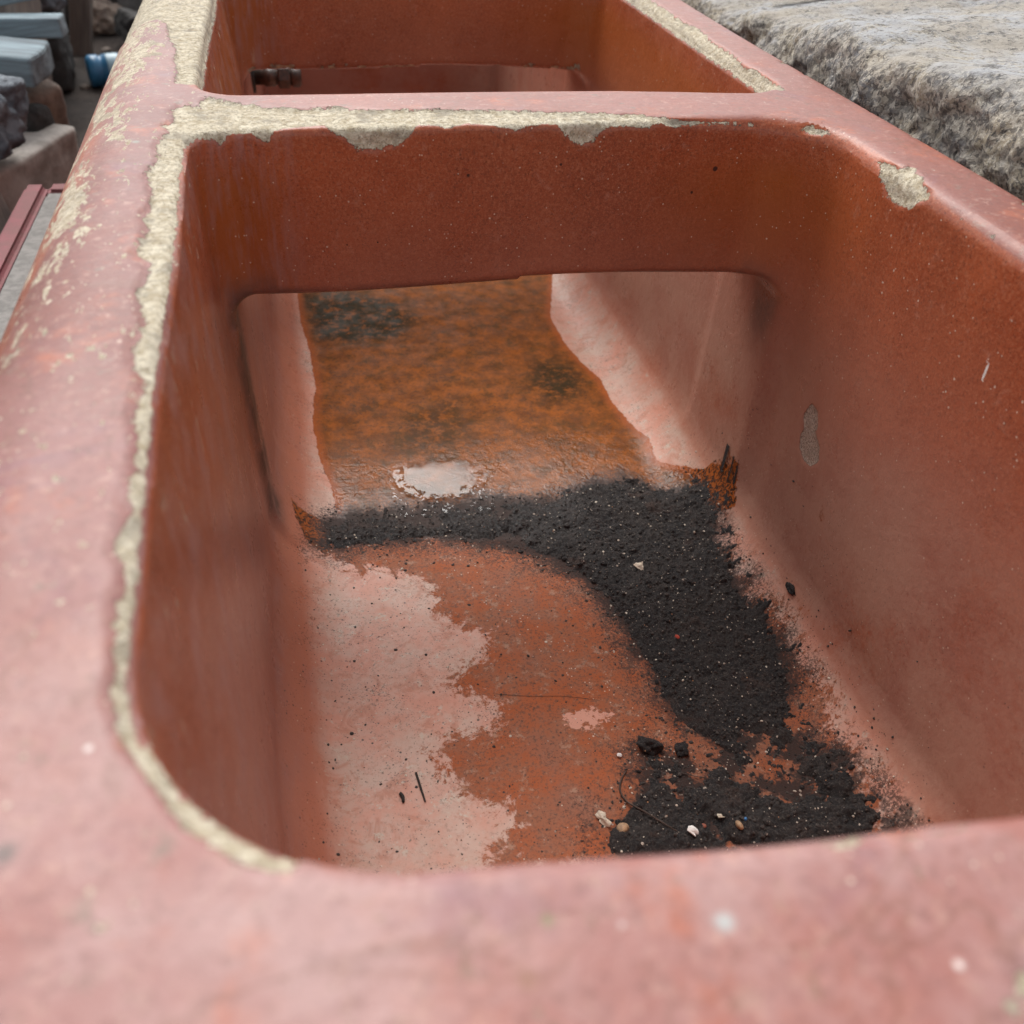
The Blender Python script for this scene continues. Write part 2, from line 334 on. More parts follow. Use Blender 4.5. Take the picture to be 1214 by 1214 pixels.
wscar = np.where((x > .1) & (z < -.03), psd(y, z, POLY['wall_scar']), -.03).clip(-.03, .03)
wwhite = np.where((x > .1) & (z < -.01), psd(y, z, POLY['wall_white']), -.03).clip(-.03, .03)
disp += .0012 * ss(wscar, -.0005, .002)
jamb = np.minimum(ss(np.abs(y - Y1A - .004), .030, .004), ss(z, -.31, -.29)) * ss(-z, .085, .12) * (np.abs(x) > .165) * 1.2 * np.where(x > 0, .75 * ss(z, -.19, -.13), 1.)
jamb = np.maximum(jamb, .95 * ss(-z, .1015, .1065) * ss(z, -.116, -.112) * (y > Y1A - .012) * (y < Y1A + .02) * (np.abs(x) < .19) * (.7 + .5 * n1))  # shade under the divider's lower edge, painted as a dark line
iron = ss(y, .47, .512) * ss(-np.abs(np.abs(x + .005) - .185), -.05, -.005) * ss(z, -.13, -.09) * ss(-z, .01, .04)
iron = np.maximum(iron, .7 * ss(y, .38, .50) * ss(x, .05, .17) * ss(z, -.17, -.06) * ss(-z, .005, .05))
P2 = P - G0 * disp[:, None]
N = vnormals(P2, F)
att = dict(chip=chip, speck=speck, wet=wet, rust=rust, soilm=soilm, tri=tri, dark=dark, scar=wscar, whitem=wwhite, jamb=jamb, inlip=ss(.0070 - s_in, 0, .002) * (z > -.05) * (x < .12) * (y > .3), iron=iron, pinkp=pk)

# small lime, paint and lichen spots on the rim and dark pits: x, y, radius, colour
SPOTS = [(-.2015, .0610, .0016, (.72, .66, .62)), (-.0757, -.0020, .0032, (.40, .42, .41)), (-.0340, -.0180, .0013, (.70, .60, .56)), (-.1102, .0046, .0022, (.20, .17, .09)), (-.1165, -.0060, .0030, (.24, .11, .07)), (-.214, .037, .0040, (.14, .10, .09)), (-.2505, .372, .0028, (.16, .15, .12)), (-.2330, .490, .0030, (.20, .19, .15)), (-.0960, .0012, .0012, (.52, .42, .40)), (-.0800, -.0170, .0020, (.24, .11, .08))]
# ---- glazed stoneware
m = NT('salt_glazed_stoneware')
pos = m.sep(m.co); nrm = m.sep(m.n('ShaderNodeNewGeometry').outputs['Normal'])
big = m.noise(7, 4, .6); mid = m.noise(40, 4, .6); fine = m.noise(260, 4, .65); vfine = m.noise(900, 3, .7)
base = m.mix(m.ramp(m.add(big, m.mul(mid, .4)), .45, .95), (.265, .052, .020), (.42, .100, .036))
base = m.mix(m.mul(m.ramp(m.noise(3.2, 3, .6), .40, .62), .45), base, (.20, .060, .034))
base = m.mix(m.mul(m.ramp(m.noise(420, 4, .8), .50, .62), .5), base, (.46, .165, .085))
base = m.mix(m.ramp(vfine, .52, .72), base, (.43, .145, .07))
base = m.mix(m.mul(m.ramp(m.noise(85, 5, .8, .6), .55, .70), .35), base, (.48, .24, .17))
base = m.mix(m.mul(m.ramp(m.noise(600, 4, .8), .50, .34), .65), base, (.10, .028, .017))
base = m.mix(m.mul(m.attr('iron'), .85), base, (.33, .085, .016))
# weathered, greyer lower walls
low = m.mul(m.ramp(pos[2], -.02, -.22), m.ramp(m.add(m.noise(6, 4, .65), m.mul(fine, .25)), .34, .64))
base = m.mix(m.mul(low, .80), base, m.mix(m.noise(14, 3), (.33, .150, .115), (.43, .215, .165)))
base = m.mix(m.mul(m.mul(m.ramp(pos[0], .10, .17), m.ramp(pos[2], -.08, -.24)), m.ramp(m.add(m.noise(11, 5, .7), m.mul(fine, .3)), .45, .78, .1, .75)), base, (.46, .27, .20))
streakv = m.noise(30, 4, .6, vec=m.mapping((6, 1.2, .9)))
lw = m.mul(m.ramp(pos[0], -.13, -.17), m.ramp(streakv, .42, .72))
base = m.mix(m.mul(lw, .62), base, (.34, .175, .155))
base = m.mix(m.mul(m.attr('jamb'), m.ramp(m.add(mid, m.mul(fine, .3)), .40, .80, .25, .95)), base, (.085, .058, .054))  # dark jambs, with the divider's underside shade painted in
base = m.mix(m.mul(m.mul(m.ramp(nrm[2], .22, .70), m.ramp(pos[2], -.2, -.26)), m.ramp(m.noise(24, 4, .7), .25, .6, .4, .85)), base, (.44, .165, .10))
# settled dust and wear, plus painted sky sheen, on faces that look upwards
rs_ = m.mul(m.ramp(pos[0], .04, .11), m.ramp(pos[2], -.2, -.25))  # pale reflected band along the right floor edge, painted in with the dust
upf = m.ramp(m.add(nrm[2], m.add(m.add(m.mul(rs_, .36), m.mul(m.mul(m.ramp(pos[2], -.016, -.006), m.ramp(pos[1], .42, .30)), .34)), m.mul(m.sub(m.noise(35, 3), .5), .14))), .74, .97)
bas = m.ramp(pos[2], -.15, -.2)
dust_sheen = m.mul(upf, m.ramp(m.add(m.mul(m.noise(12, 5, .65), 1.), m.mul(fine, .35)), .34, .74, .55, 1.))
dust_sheen = m.mul(dust_sheen, m.sub(1., m.mul(m.attr('inlip'), .85)))
floor_pale = m.mix(m.ramp(m.noise(26, 5, .7), .35, .68), (.57, .275, .20), (.52, .365, .295))
floor_pale = m.mix(m.mul(m.ramp(m.noise(48, 5, .75, .8), .52, .64), .6), floor_pale, (.42, .17, .105))
floor_pale = m.mix(m.ramp(m.noise(120, 4, .75), .57, .68), floor_pale, (.52, .42, .34))
floor_pale = m.mix(m.mul(m.ramp(m.noise(300, 4, .8), .54, .68), .6), floor_pale, (.28, .17, .13))
rim_col = m.mix(m.ramp(m.noise(10, 5, .65), .35, .65), (.165, .040, .026), (.225, .078, .066))
near_glare = m.ramp(pos[1], .30, -.02)  # sky glare on the near rim, painted as a paler, greyer pink
rim_col = m.mix(m.mul(near_glare, .8), rim_col, m.mix(m.ramp(m.noise(16, 4, .6), .38, .62), (.33, .150, .132), (.40, .245, .230)))
rightf = m.ramp(pos[0], -.19, -.12)
rim_col = m.mix(m.mul(m.mul(rightf, m.ramp(pos[1], .25, .45)), .5), rim_col, (.34, .135, .10))
rim_col = m.mix(m.mul(m.ramp(m.noise(28, 4, .7), .54, .74), .7), rim_col, (.40, .105, .045))
rim_col = m.mix(m.mul(m.ramp(m.noise(150, 4, .8), .54, .70), .6), rim_col, (.50, .30, .24))
rim_col = m.mix(m.mul(m.ramp(m.noise(19, 4, .7, .5), .56, .72), .6), rim_col, (.20, .085, .105))
rim_col = m.mix(m.mul(m.ramp(m.noise(75, 4, .75), .60, .68), .8), rim_col, (.16, .10, .075))
rim_col = m.mix(m.mul(m.ramp(m.noise(330, 3, .8), .52, .62), .35), rim_col, (.13, .055, .045))
rim_col = m.mix(m.mul(m.ramp(m.math('ABSOLUTE', m.sub(m.noise(11, 3, .6, .6), .5)), .012, .0), .35), rim_col, (.16, .07, .045))
base = m.mix(dust_sheen, base, m.mix(bas, rim_col, floor_pale))
# iron-stained floor
def mask(a, amp=.006, soft=.0006, scale=70, amp2=.0025, sc2=320):
    v = m.add(m.attr(a), m.mul(m.sub(m.noise(scale, 4, .65), .5), amp * 2))
    v = m.add(v, m.mul(m.sub(m.noise(sc2, 3, .6), .5), amp2 * 2))
    return m.ramp(v, -soft, soft)
fr0 = m.add(m.attr('rust'), m.add(m.mul(m.sub(m.noise(42, 7, .78, 1.4), .5), .075), m.mul(m.sub(m.noise(300, 4, .7), .5), .014)))
fr = m.mul(m.ramp(m.add(fr0, m.mul(m.sub(fine, .5), .03)), -.0045, .0045), m.ramp(m.attr('rust'), -.024, -.016))
rustc = m.mix(m.ramp(m.noise(45, 5, .7), .35, .65), (.36, .090, .026), (.29, .110, .058))
rustc = m.mix(m.mul(m.ramp(m.noise(20, 3), .5, .72), .6), rustc, (.26, .12, .08))
rustc = m.mix(m.mul(m.ramp(m.noise(420, 4, .75), .50, .64), .75), rustc, (.11, .062, .045))
rustc = m.mix(m.mul(m.ramp(m.noise(90, 5, .8), .56, .66), .55), rustc, (.42, .26, .18))
pk_ = mask('pinkp', .014, .0012, 110, .008)
rustc = m.mix(pk_, rustc, (.60, .30, .22))
base = m.mix(fr, base, rustc)
fw_ = mask('wet', .003, .0005, 60, .0015)
wetc = m.mix(m.ramp(m.noise(55, 5, .7), .35, .66), (.30, .090, .016), (.15, .050, .013))
wetc = m.mix(m.ramp(m.noise(330, 4, .7), .50, .66, 0, .8), wetc, (.10, .045, .02))
wetc = m.mix(m.mul(m.attr('dark'), m.ramp(m.noise(110, 5, .8), .36, .54, .1, .95)), wetc, (.016, .017, .006))
wetc = m.mix(m.mul(m.ramp(m.noise(48, 5, .75), .48, .66), .60), wetc, (.060, .034, .010))
wedge = m.mul(m.ramp(m.attr('wet'), .011, .001), .55)
wetc = m.mix(wedge, wetc, (.42, .105, .03))
base = m.mix(fw_, base, wetc)
ft = mask('tri', .003, .0005)
tric = m.mix(m.ramp(m.noise(300, 3, .6, 1.), .48, .54), (.33, .09, .02), (.045, .024, .017))
base = m.mix(ft, base, tric)
fs = m.mul(m.ramp(m.add(m.attr('soilm'), m.add(m.mul(m.sub(m.noise(60, 5, .75), .5), .034), m.mul(m.sub(m.noise(420, 4, .75), .5), .045))), -.011, .004), m.ramp(pos[2], -.285, -.30))
fs2 = m.mul(m.ramp(m.add(m.attr('soilm'), m.add(m.mul(m.sub(m.noise(30, 5, .75), .5), .065), m.mul(m.sub(m.noise(520, 4, .85), .5), .15))), -.016, -.006), m.ramp(pos[2], -.30, -.315))
fs2 = m.mul(fs2, m.sub(1., m.mul(m.mul(m.ramp(pos[1], .32, .27), m.ramp(m.noise(42, 4, .7), .47, .56)), .8)))
fs = m.mul(fs, m.sub(1., m.mul(m.mul(m.ramp(pos[1], .32, .27), m.ramp(m.noise(42, 4, .7), .47, .56)), .85)))
base = m.mix(m.mul(fs2, .8), base, (.055, .032, .026))
base = m.mix(m.mul(fs, .85), base, (.028, .019, .017))
# dark specks on the basin floor, pale specks everywhere
vd = m.vor(170); sp = m.mul(m.ramp(vd.outputs['Distance'], .16, .11), m.ramp(m.sep(vd.outputs['Color'])[0], .62, .66))
vd2 = m.vor(420); sp2 = m.mul(m.ramp(vd2.outputs['Distance'], .22, .15), m.ramp(m.sep(vd2.outputs['Color'])[1], .74, .78))
spk = m.mul(m.mx(sp, sp2), m.mul(m.ramp(pos[2], -.14, -.27), m.ramp(m.noise(18, 3), .35, .6)))
base = m.mix(m.mul(spk, .9), base, (.04, .032, .03))
vp = m.vor(130); wp = m.mul(m.ramp(m.add(vp.outputs['Distance'], m.mul(fine, .12)), .17, .12), m.ramp(m.sep(vp.outputs['Color'])[0], .91, .93))
vp2 = m.vor(330); wp2 = m.mul(m.ramp(vp2.outputs['Distance'], .20, .13), m.ramp(m.sep(vp2.outputs['Color'])[2], .90, .92))
ws = m.mul(m.mx(wp, wp2), m.sub(1., fw_))
base = m.mix(m.mul(ws, .8), base, (.62, .50, .40))
# fired clay showing where the glaze has come away
clay = m.mix(m.ramp(m.noise(200, 5, .75), .35, .65), (.46, .38, .26), (.74, .67, .53))
clay = m.mix(m.mul(m.ramp(m.noise(420, 4, .85), .52, .60), .85), clay, (.27, .22, .155))
clay = m.mix(m.mul(m.ramp(m.noise(45, 4, .7), .50, .66), .65), clay, (.29, .25, .20))
cv = m.add(m.attr('chip'), m.add(m.mul(m.sub(m.noise(90, 6, .78), .5), .015), m.mul(m.sub(m.noise(500, 3, .6), .5), .0022)))
fc = m.ramp(cv, -.0002, .0002)
st = m.noise(70, 5, .7, .6, vec=m.mapping((1, .38, 1), (0, 0, .75)))
st2 = m.noise(210, 4, .7, .4, vec=m.mapping((1, .45, 1), (0, 0, .75)))
thr = m.sub(.725, m.mul(m.attr('speck'), .23))
fsp = m.ramp(m.add(m.mul(st, .7), m.mul(st2, .36)), thr, m.add(thr, .012))
dash = m.noise(190, 3, .65, .3, vec=m.mapping((1, .42, 1), (0, 0, .75)))
fsp = m.mx(fsp, m.mul(m.ramp(m.add(dash, m.mul(m.sub(m.noise(25, 2), .5), .25)), .665, .685), m.ramp(m.attr('speck'), .04, .12)))
fsp = m.mul(fsp, m.mul(m.ramp(m.attr('speck'), .02, .1), m.ramp(pos[2], -.15, -.1)))
lw2 = m.mul(m.mul(m.ramp(pos[0], -.17, -.19), m.ramp(pos[2], -.14, -.03)), m.ramp(m.noise(110, 3, .6, 0, vec=m.mapping((2, 1.6, .35))), .66, .69))
fsp = m.mx(fsp, m.mul(lw2, .75))
fcl = m.mx(fc, m.mul(fsp, .93))
base = m.mix(fcl, base, clay)
fscar = m.ramp(m.add(m.attr('scar'), m.mul(m.sub(m.noise(400, 2), .5), .0012)), -.0002, .0003)
base = m.mix(fscar, base, m.mix(m.ramp(m.noise(800, 3, .8), .45, .6), (.58, .47, .38), (.24, .18, .14)))
for (sx, sz, sr) in [(-.0386, -.0316, .0012), (.0228, -.0262, .0011), (.1315, -.0313, .0021), (.1174, -.0471, .0012), (-.118, -.075, .0007), (-.098, -.074, .0007)]:
    dx_ = m.sub(pos[0], sx); dz_ = m.sub(pos[2], sz)
    dd = m.math('SQRT', m.add(m.mul(dx_, dx_), m.mul(dz_, dz_)))
    base = m.mix(m.mul(m.ramp(dd, sr, sr * .6), m.mul(m.ramp(pos[1], .50, .505), m.ramp(pos[1], .54, .53))), base, (.05, .018, .014))
base = m.mix(m.ramp(m.attr('whitem'), -.0002, .0002), base, (.7, .66, .62))
# gloss
rough = m.ramp(m.add(mid, m.mul(fine, .5)), .4, 1.1, .24, .40)
rough = m.add(rough, m.mul(dust_sheen, .10))
rough = m.math('ADD', rough, m.mul(fr, .2))
wr = m.add(m.ramp(m.noise(40, 4, .7), .35, .65, .14, .40), m.ramp(pos[1], .61, .70, -.04, .28))
def mixf(f, a, b): return m.add(m.mul(m.sub(1., f), a), m.mul(f, b))
rough = mixf(fw_, rough, wr)
rough = mixf(m.mx(fcl, m.mx(fscar, m.mul(fs, .6))), rough, .9)
for (sx, sy, sr, cc) in SPOTS:
    dx_ = m.sub(pos[0], sx); dy_ = m.sub(pos[1], sy)
    dd = m.math('SQRT', m.add(m.mul(dx_, dx_), m.mul(dy_, dy_)))
    base = m.mix(m.mul(m.ramp(m.add(dd, m.mul(m.sub(mid, .5), sr * 1.6)), sr, 0.), m.ramp(pos[2], -.02, -.01)), base, cc)
h1 = m.bump(m.add(m.mul(m.noise(110, 3), .6), m.add(m.mul(fine, .22), m.mul(vfine, .16))), .0012, .65)
cellv = m.noise(190, 3, .5, 1.2)
hw = m.bump(m.add(m.mul(m.noise(150, 2, .5, 1.), .8), m.mul(m.noise(420, 2), .15)), .0022, m.mul(m.mul(fw_, m.ramp(pos[1], .70, .58, .10, .85)), m.ramp(m.noise(26, 2), .40, .60, .08, 1.)), h1)
hc = m.bump(m.add(m.noise(420, 4, .8), m.mul(m.noise(1100, 1, .8), .6)), .0018, m.mul(m.mx(m.mx(fcl, fscar), m.mul(fr, .3)), .9), hw)
hd = m.bump(m.sub(0., m.mx(fc, fscar)), .0016, 1., hc)
GLAZE = m.done(base, rough, hd, **{'Specular IOR Level': m.sub(m.sub(.36, m.mul(m.mx(fr, bas), .16)), m.mul(m.mul(fw_, m.ramp(pos[1], .57, .66)), .14))})

trough = tag(empty('feeding_trough', (0, .8, -.375)), 'long red-brown salt-glazed stoneware trough with chipped rims and cross dividers', 'trough')
def part(name, sel):
    f = F[sel]; uq, inv = np.unique(f, return_inverse=True)
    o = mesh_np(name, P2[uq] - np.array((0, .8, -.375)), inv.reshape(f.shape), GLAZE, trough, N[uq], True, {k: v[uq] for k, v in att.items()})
    return o
cen = P[F].mean(1); cx, cy, cz = cen.T
d1 = (cy > Y1A - .012) & (cy < Y1B + .012) & (np.abs(cx + .002) < .188) & (cz > ZO - .012)
d2 = (cy > Y2A - .012) & (cy < Y2B + .012) & (np.abs(cx + .002) < .188) & (cz > ZO - .012)
rimf = (cz > -.016) & ~d1 & ~d2
inn = plan_s(cx, cy, cz) < .012
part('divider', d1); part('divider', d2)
part('rim', rimf)
part('basin', ~d1 & ~d2 & ~rimf & inn)
part('outer_wall', ~d1 & ~d2 & ~rimf & ~inn)

# ------------------------------------------------------------------ what lies in the basin
def floor_at(X, Y):
    Z = np.full(X.shape, -.20)
    for i in range(40): Z = Z - np.clip(sdf(X, Y, Z), -.01, .05)
    return Z
def hfield(X, Y):
    """soil thickness over the glaze"""
    Q = np.stack([X, Y, X * 0], 1)
    sdv = psd(X, Y, POLY['floor_soil'])
    front = ss(-Y, -.30, -.24)
    nb = fbm(Q, 70, 4, 31) ; nc = fbm(Q, 24, 3, 33)
    h = np.clip(sdv * .30, -.004, .0042) + .0016 * nb + .0012 * nc
    h = h - front * (.0009 + .0095 * np.maximum(nc * 1.4 + nb * 1.0 - .03, -.22))
    h = h - .0018 * np.maximum(nc + nb, 0)
    arm = ss(-X, -.085, .01) * ss(Y, .40, .45)
    h = h - arm * (.0030 + .0060 * np.maximum(nb + nc, -.15))
    arc = np.exp(-((Y - (.517 - .12 * X * X + .03 * X)) / .014) ** 2) * (np.abs(X) < .19)
    h = h + arc * .0030 * (sdv > -.01)
    h = h + .0016 * fbm(Q, 230, 3, 35) + .0009 * vnoise(Q, 800, 37) - .0022 * ss(-sdv, -.012, .004) * (.5 + fbm(Q, 160, 2, 39))
    # ragged clots on the right-hand margin
    mg = ss(sdv, -.03, -.004) * (X > .12)
    h = np.maximum(h, mg * (.0045 * (fbm(Q, 95, 3, 41) - .22) + .0016 * vnoise(Q, 500, 3)) - (1 - mg) * .01)
    return h
gx = np.arange(-.19, .215, .0011); gy = np.arange(.165, .60, .0011)
XX, YY = np.meshgrid(gx, gy, indexing='ij'); X, Y = XX.ravel(), YY.ravel()
FZ = floor_at(X, Y); H = hfield(X, Y)
ok = (H > -.0022) & (FZ < -.285)
V = np.stack([X, Y, FZ + np.clip(H, -.0022, .02)], 1)
jx = np.stack([vnoise(V, 800, 51), vnoise(V, 800, 52), X * 0], 1) * .0004; V = V + jx
ny = len(gy); ii = np.arange(len(gx) - 1)[:, None] * ny + np.arange(ny - 1)[None]; ii = ii.ravel()
Fq = np.stack([ii, ii + ny, ii + ny + 1, ii + 1], 1); Fq = Fq[ok[Fq].any(1)]
uq, inv = np.unique(Fq, return_inverse=True)
m = NT('dark_soil')
c = m.mix(m.ramp(m.noise(60, 5, .7), .35, .7), (.009, .008, .009), (.026, .020, .018))
c = m.mix(m.ramp(m.noise(700, 4, .85), .52, .62), c, (.070, .056, .050))
c = m.mix(m.mul(m.ramp(m.noise(33, 4, .7), .57, .70), .5), c, (.07, .036, .025))
v_ = m.vor(520); c = m.mix(m.mul(m.ramp(v_.outputs['Distance'], .25, .15), m.ramp(m.sep(v_.outputs['Color'])[0], .93, .95)), c, (.5, .42, .34))
v_ = m.vor(260); c = m.mix(m.mul(m.ramp(v_.outputs['Distance'], .16, .1), m.ramp(m.sep(v_.outputs['Color'])[1], .95, .96)), c, (.42, .20, .09))
pz = m.sep(m.co)
wetn = m.mul(m.ramp(pz[1], .47, .52), m.ramp(pz[0], .10, .02))
nb = m.bump(m.add(m.noise(500, 5, .8), m.mul(m.noise(1500, 2, .8), .5)), .0018, .9)
SOIL = m.done(c, m.ramp(wetn, 0, 1, .85, .32), nb)
soil = mesh_np('dark_soil', V[uq], inv.reshape(Fq.shape), SOIL)
tag(soil, 'dark crumbly soil spread in an L across the basin floor', 'soil', kind='stuff')

# small solids: one icosahedron-like grain repeated inside a single stuff mesh
def ico(sub=1):
    bm = bmesh.new(); bmesh.ops.create_icosphere(bm, subdivisions=sub, radius=1)
    v = np.array([q.co[:] for q in bm.verts]); f = np.array([[q.index for q in g.verts] for g in bm.faces]); bm.free()
    return v, f
IV, IF = ico(1)
def grains(name, pts, rad, mat, label, cat):
    n = len(pts); rs = np.random.rand(n, 1, 3) * .8 + .6
    ang = np.random.rand(n) * 6.28; ca, sa = np.cos(ang), np.sin(ang)
    v = IV[None] * (1 + .35 * (np.random.rand(n, len(IV), 1) - .5)) * rs * rad[:, None, None]
    v = np.stack([v[..., 0] * ca[:, None] - v[..., 1] * sa[:, None], v[..., 0] * sa[:, None] + v[..., 1] * ca[:, None], v[..., 2] * .7], -1) + pts[:, None]
    f = IF[None] + (np.arange(n) * len(IV))[:, None, None]
    return tag(mesh_np(name, v.reshape(-1, 3), f.reshape(-1, 3), mat, smooth=False), label, cat, kind='stuff')
def scatter(n, fn, box=(-.17, .2, .17, .56)):
    X = np.random.rand(n * 12) * (box[1] - box[0]) + box[0]; Y = np.random.rand(n * 12) * (box[3] - box[2]) + box[2]
    w = fn(X, Y); k = np.random.rand(len(X)) < w; X, Y = X[k][:n], Y[k][:n]
    Z = floor_at(X, Y) + np.maximum(hfield(X, Y), 0)
    return np.stack([X, Y, Z], 1)
m = NT('soil_crumb'); CRUMB = m.done(m.mix(m.noise(300), (.018, .016, .015), (.06, .045, .038)), .85)
pts = scatter(17000, lambda X, Y: .025 + .9 * np.exp(-np.maximum(-psd(X, Y, POLY['floor_soil']), 0) / .010) * (fbm(np.stack([X, Y, X * 0], 1), 60, 3, 4) + .75))
rad = .00028 + .0011 * np.random.rand(len(pts)) ** 6
grains('soil_crumbs', pts, rad, CRUMB, 'scattered dark crumbs of soil around the soil patch', 'crumbs')
pts = scatter(420, lambda X, Y: .9 * ss(psd(X, Y, POLY['floor_soil']), -.006, .003))
rad = .0009 + .0019 * np.random.rand(len(pts)) ** 2.5
grains('soil_lumps', pts, rad, SOIL, 'loose dark lumps of soil lying on top of the soil patch', 'soil lumps')
m = NT('pale_grit')
oi = m.sep(m.vor(300).outputs['Color'])
GRIT = m.done(m.mix(m.ramp(oi[0], .3, .7), (.62, .54, .44), (.33, .27, .22)), .7)
pts = scatter(900, lambda X, Y: .12 + .6 * ss(psd(X, Y, POLY['floor_soil']), -.01, .01))
grains('pale_grit', pts, .00035 + .0008 * np.random.rand(len(pts)) ** 3, GRIT, 'fine pale grit sprinkled over soil and basin floor', 'grit')

# thin film of water left on the floor beyond the first divider
gx = np.arange(-.105, .02, .0008); gy = np.arange(.535, .64, .0008)
XX, YY = np.meshgrid(gx, gy, indexing='ij'); X, Y = XX.ravel(), YY.ravel()
Q = np.stack([X, Y, X * 0], 1)
lim = 1 + .22 * fbm(Q, 55, 3, 61)
rr_ = np.sqrt(((X + .043) / .042) ** 2 + ((Y - .592) / .034) ** 2)
drop = fbm(Q, 300, 2, 66)
inside = (rr_ < lim) & ((drop < .10) | (rr_ < lim - .28)) | ((rr_ < lim + .9) & (drop > .36) & (Y < .606) & (X > -.09))
WZ = ZF + .0021
ny = len(gy); ii = (np.arange(len(gx) - 1)[:, None] * ny + np.arange(ny - 1)[None]).ravel()
Fq = np.stack([ii, ii + ny, ii + ny + 1, ii + 1], 1); Fq = Fq[inside[Fq].all(1)]
uq, inv = np.unique(Fq, return_inverse=True)
V = np.stack([X, Y, np.full(X.shape, WZ)], 1)[uq]
m = NT('water')
gl = m.n('ShaderNodeBsdfGlossy'); gl.inputs['Roughness'].default_value = .06
tr = m.n('ShaderNodeBsdfTransparent'); fr_ = m.n('ShaderNodeFresnel'); fr_.inputs['IOR'].default_value = 1.42
wb = m.bump(m.noise(45, 3, .5), .0010, .10)
m.put(gl.inputs['Normal'], wb); mx = m.n('ShaderNodeMixShader')
m.put(mx.inputs[0], fr_.outputs[0]); m.t.links.new(tr.outputs[0], mx.inputs[1]); m.t.links.new(gl.outputs[0], mx.inputs[2])
m.t.links.new(mx.outputs[0], m.out.inputs['Surface'])
tag(mesh_np('puddle_water', V, inv.reshape(Fq.shape), m.m), 'thin clear water film reflecting the sky beyond the first divider', 'water', kind='structure')

# ---- single bits on the soil and the floor
def simple(name, col, rough=.7, amt=.25, sc=200, bump=.5, bd=.001, col2=None):
    m = NT(name); c2 = col2 or tuple(c * (1 - amt * 1.6) for c in col)
    c = m.mix(m.ramp(m.noise(sc, 4, .7), .35, .65), col, c2)
    return m.done(c, rough, m.bump(m.noise(sc * 2.5, 4, .7), bd, bump))
SHELL = simple('pale_shell', (.70, .60, .47), .45, .2, 300); WHITE = simple('white_chip', (.82, .80, .76), .5, .06, 300)
TAN = simple('tan_pebble', (.48, .30, .17), .5, .3, 250); RED = simple('red_flake', (.62, .09, .05), .5, .2, 300)
BROWNR = simple('red_brown_chip', (.33, .10, .06), .6, .2, 300); BLUE = simple('blue_scrap', (.04, .18, .42), .4, .2, 300)
TWIG = simple('dark_twig', (.035, .027, .022), .8, .3, 400); ROOT = simple('brown_root', (.075, .045, .032), .7, .3, 400)
def top_at(x, y): return float(floor_at(np.array([x]), np.array([y]))[0] + max(float(hfield(np.array([x]), np.array([y]))[0]), 0))
def pebble(name, x, y, r, mat, label, cat, sq=(1, .75, .6), rz=0, sub=3, lump=.3, seed=1, z=None):
    v, f = ico(sub); n = v.copy()
    v = v * (1 + lump * fbm(n, 1.3, 3, seed)[:, None])
    v = v * np.array(sq) * r; c, s = math.cos(rz), math.sin(rz)
    v = np.stack([v[:, 0] * c - v[:, 1] * s, v[:, 0] * s + v[:, 1] * c, v[:, 2]], 1)
    o = mesh_np(name, v, f, mat); o.location = (x, y, (top_at(x, y) if z is None else z) - v[:, 2].min() * .75)
    return tag(o, label, cat)
def flake(name, x, y, outline, scale, mat, label, cat, rz=0, tilt=(0, 0), curl=.3, th=.00045, hole=None):
    bm = bmesh.new(); pts = [Vector((a * scale, b * scale, 0)) for a, b in outline]
    vs = [bm.verts.new(p) for p in pts]; cen_ = bm.verts.new(sum(pts, Vector()) / len(pts) + Vector((0, 0, scale * curl)))
    for i in range(len(vs)): bm.faces.new((vs[i], vs[(i + 1) % len(vs)], cen_))
    bmesh.ops.subdivide_edges(bm, edges=bm.edges[:], cuts=2, use_grid_fill=True)
    for v in bm.verts: v.co.z += .12 * scale * math.sin(v.co.x / scale * 5 + v.co.y / scale * 4) + curl * scale * (v.co.x / scale) ** 2
    me = bpy.data.meshes.new(name); bm.to_mesh(me); bm.free(); me.materials.append(mat)
    o = link(bpy.data.objects.new(name, me)); md = o.modifiers.new('thickness', 'SOLIDIFY'); md.thickness = th
    o.location = (x, y, top_at(x, y) + .0012); o.rotation_euler = (tilt[0], tilt[1], rz)
    return tag(o, label, cat)
tri_ = [(-1, .6), (-.2, .9), (1, .8), (.7, .1), (.3, -.9), (-.1, -.6), (-.6, -.1)]
crv = [(-1, .5), (-.5, 1), (.2, .8), (.3, .1), (1, -.5), (.8, -.9), (.1, -.7), (-.5, -.3), (-.3, .4), (-.7, .2)]
rag = [(-.9, .5), (-.2, .9), (.6, .7), (.9, 0), (.6, -.8), (.1, -.5), (-.3, -.9), (-.6, -.2)]
flake('leaf_flake', .0964, .4428, tri_, .0048, SHELL, 'beige triangular flake with dark centre on the widest black soil', 'flake', .2, (.2, .1), .2)
flake('shell_fragment', .0032, .225, crv, .0052, SHELL, 'curled cream shell fragment at the left edge of the near soil', 'shell', -.3, (.3, -.2), .35)
pebble('pebble', .0132, .2168, .0040, TAN, 'flat tan brown pebble just right of the curled shell fragment', 'pebble', (1, .8, .5), .4, seed=4)
flake('white_chip', .0534, .2055, rag, .0040, WHITE, 'bright white ragged chip on black soil near the front', 'chip', .5, (.3, .2), .25)
pebble('pebble', .0835, .2045, .0028, TAN, 'tiny honey coloured pebble beside the blue scrap', 'pebble', (.7, 1.2, .7), .2, seed=7)
pebble('plastic_scrap', .0895, .2085, .0014, BLUE, 'tiny blue plastic scrap on the near right soil', 'scrap', (1, .8, .7), 1, 2, seed=8)
pebble('clay_chip', .0629, .2099, .0019, BROWNR, 'small red brown clay chip right of the white chip', 'chip', (1, .9, .6), 0, 2, seed=9)
flake('shell_fragment', .0756, .214, rag, .0026, SHELL, 'small flat cream fragment in the near right soil', 'shell', 1.2, (.1, .3), .2)
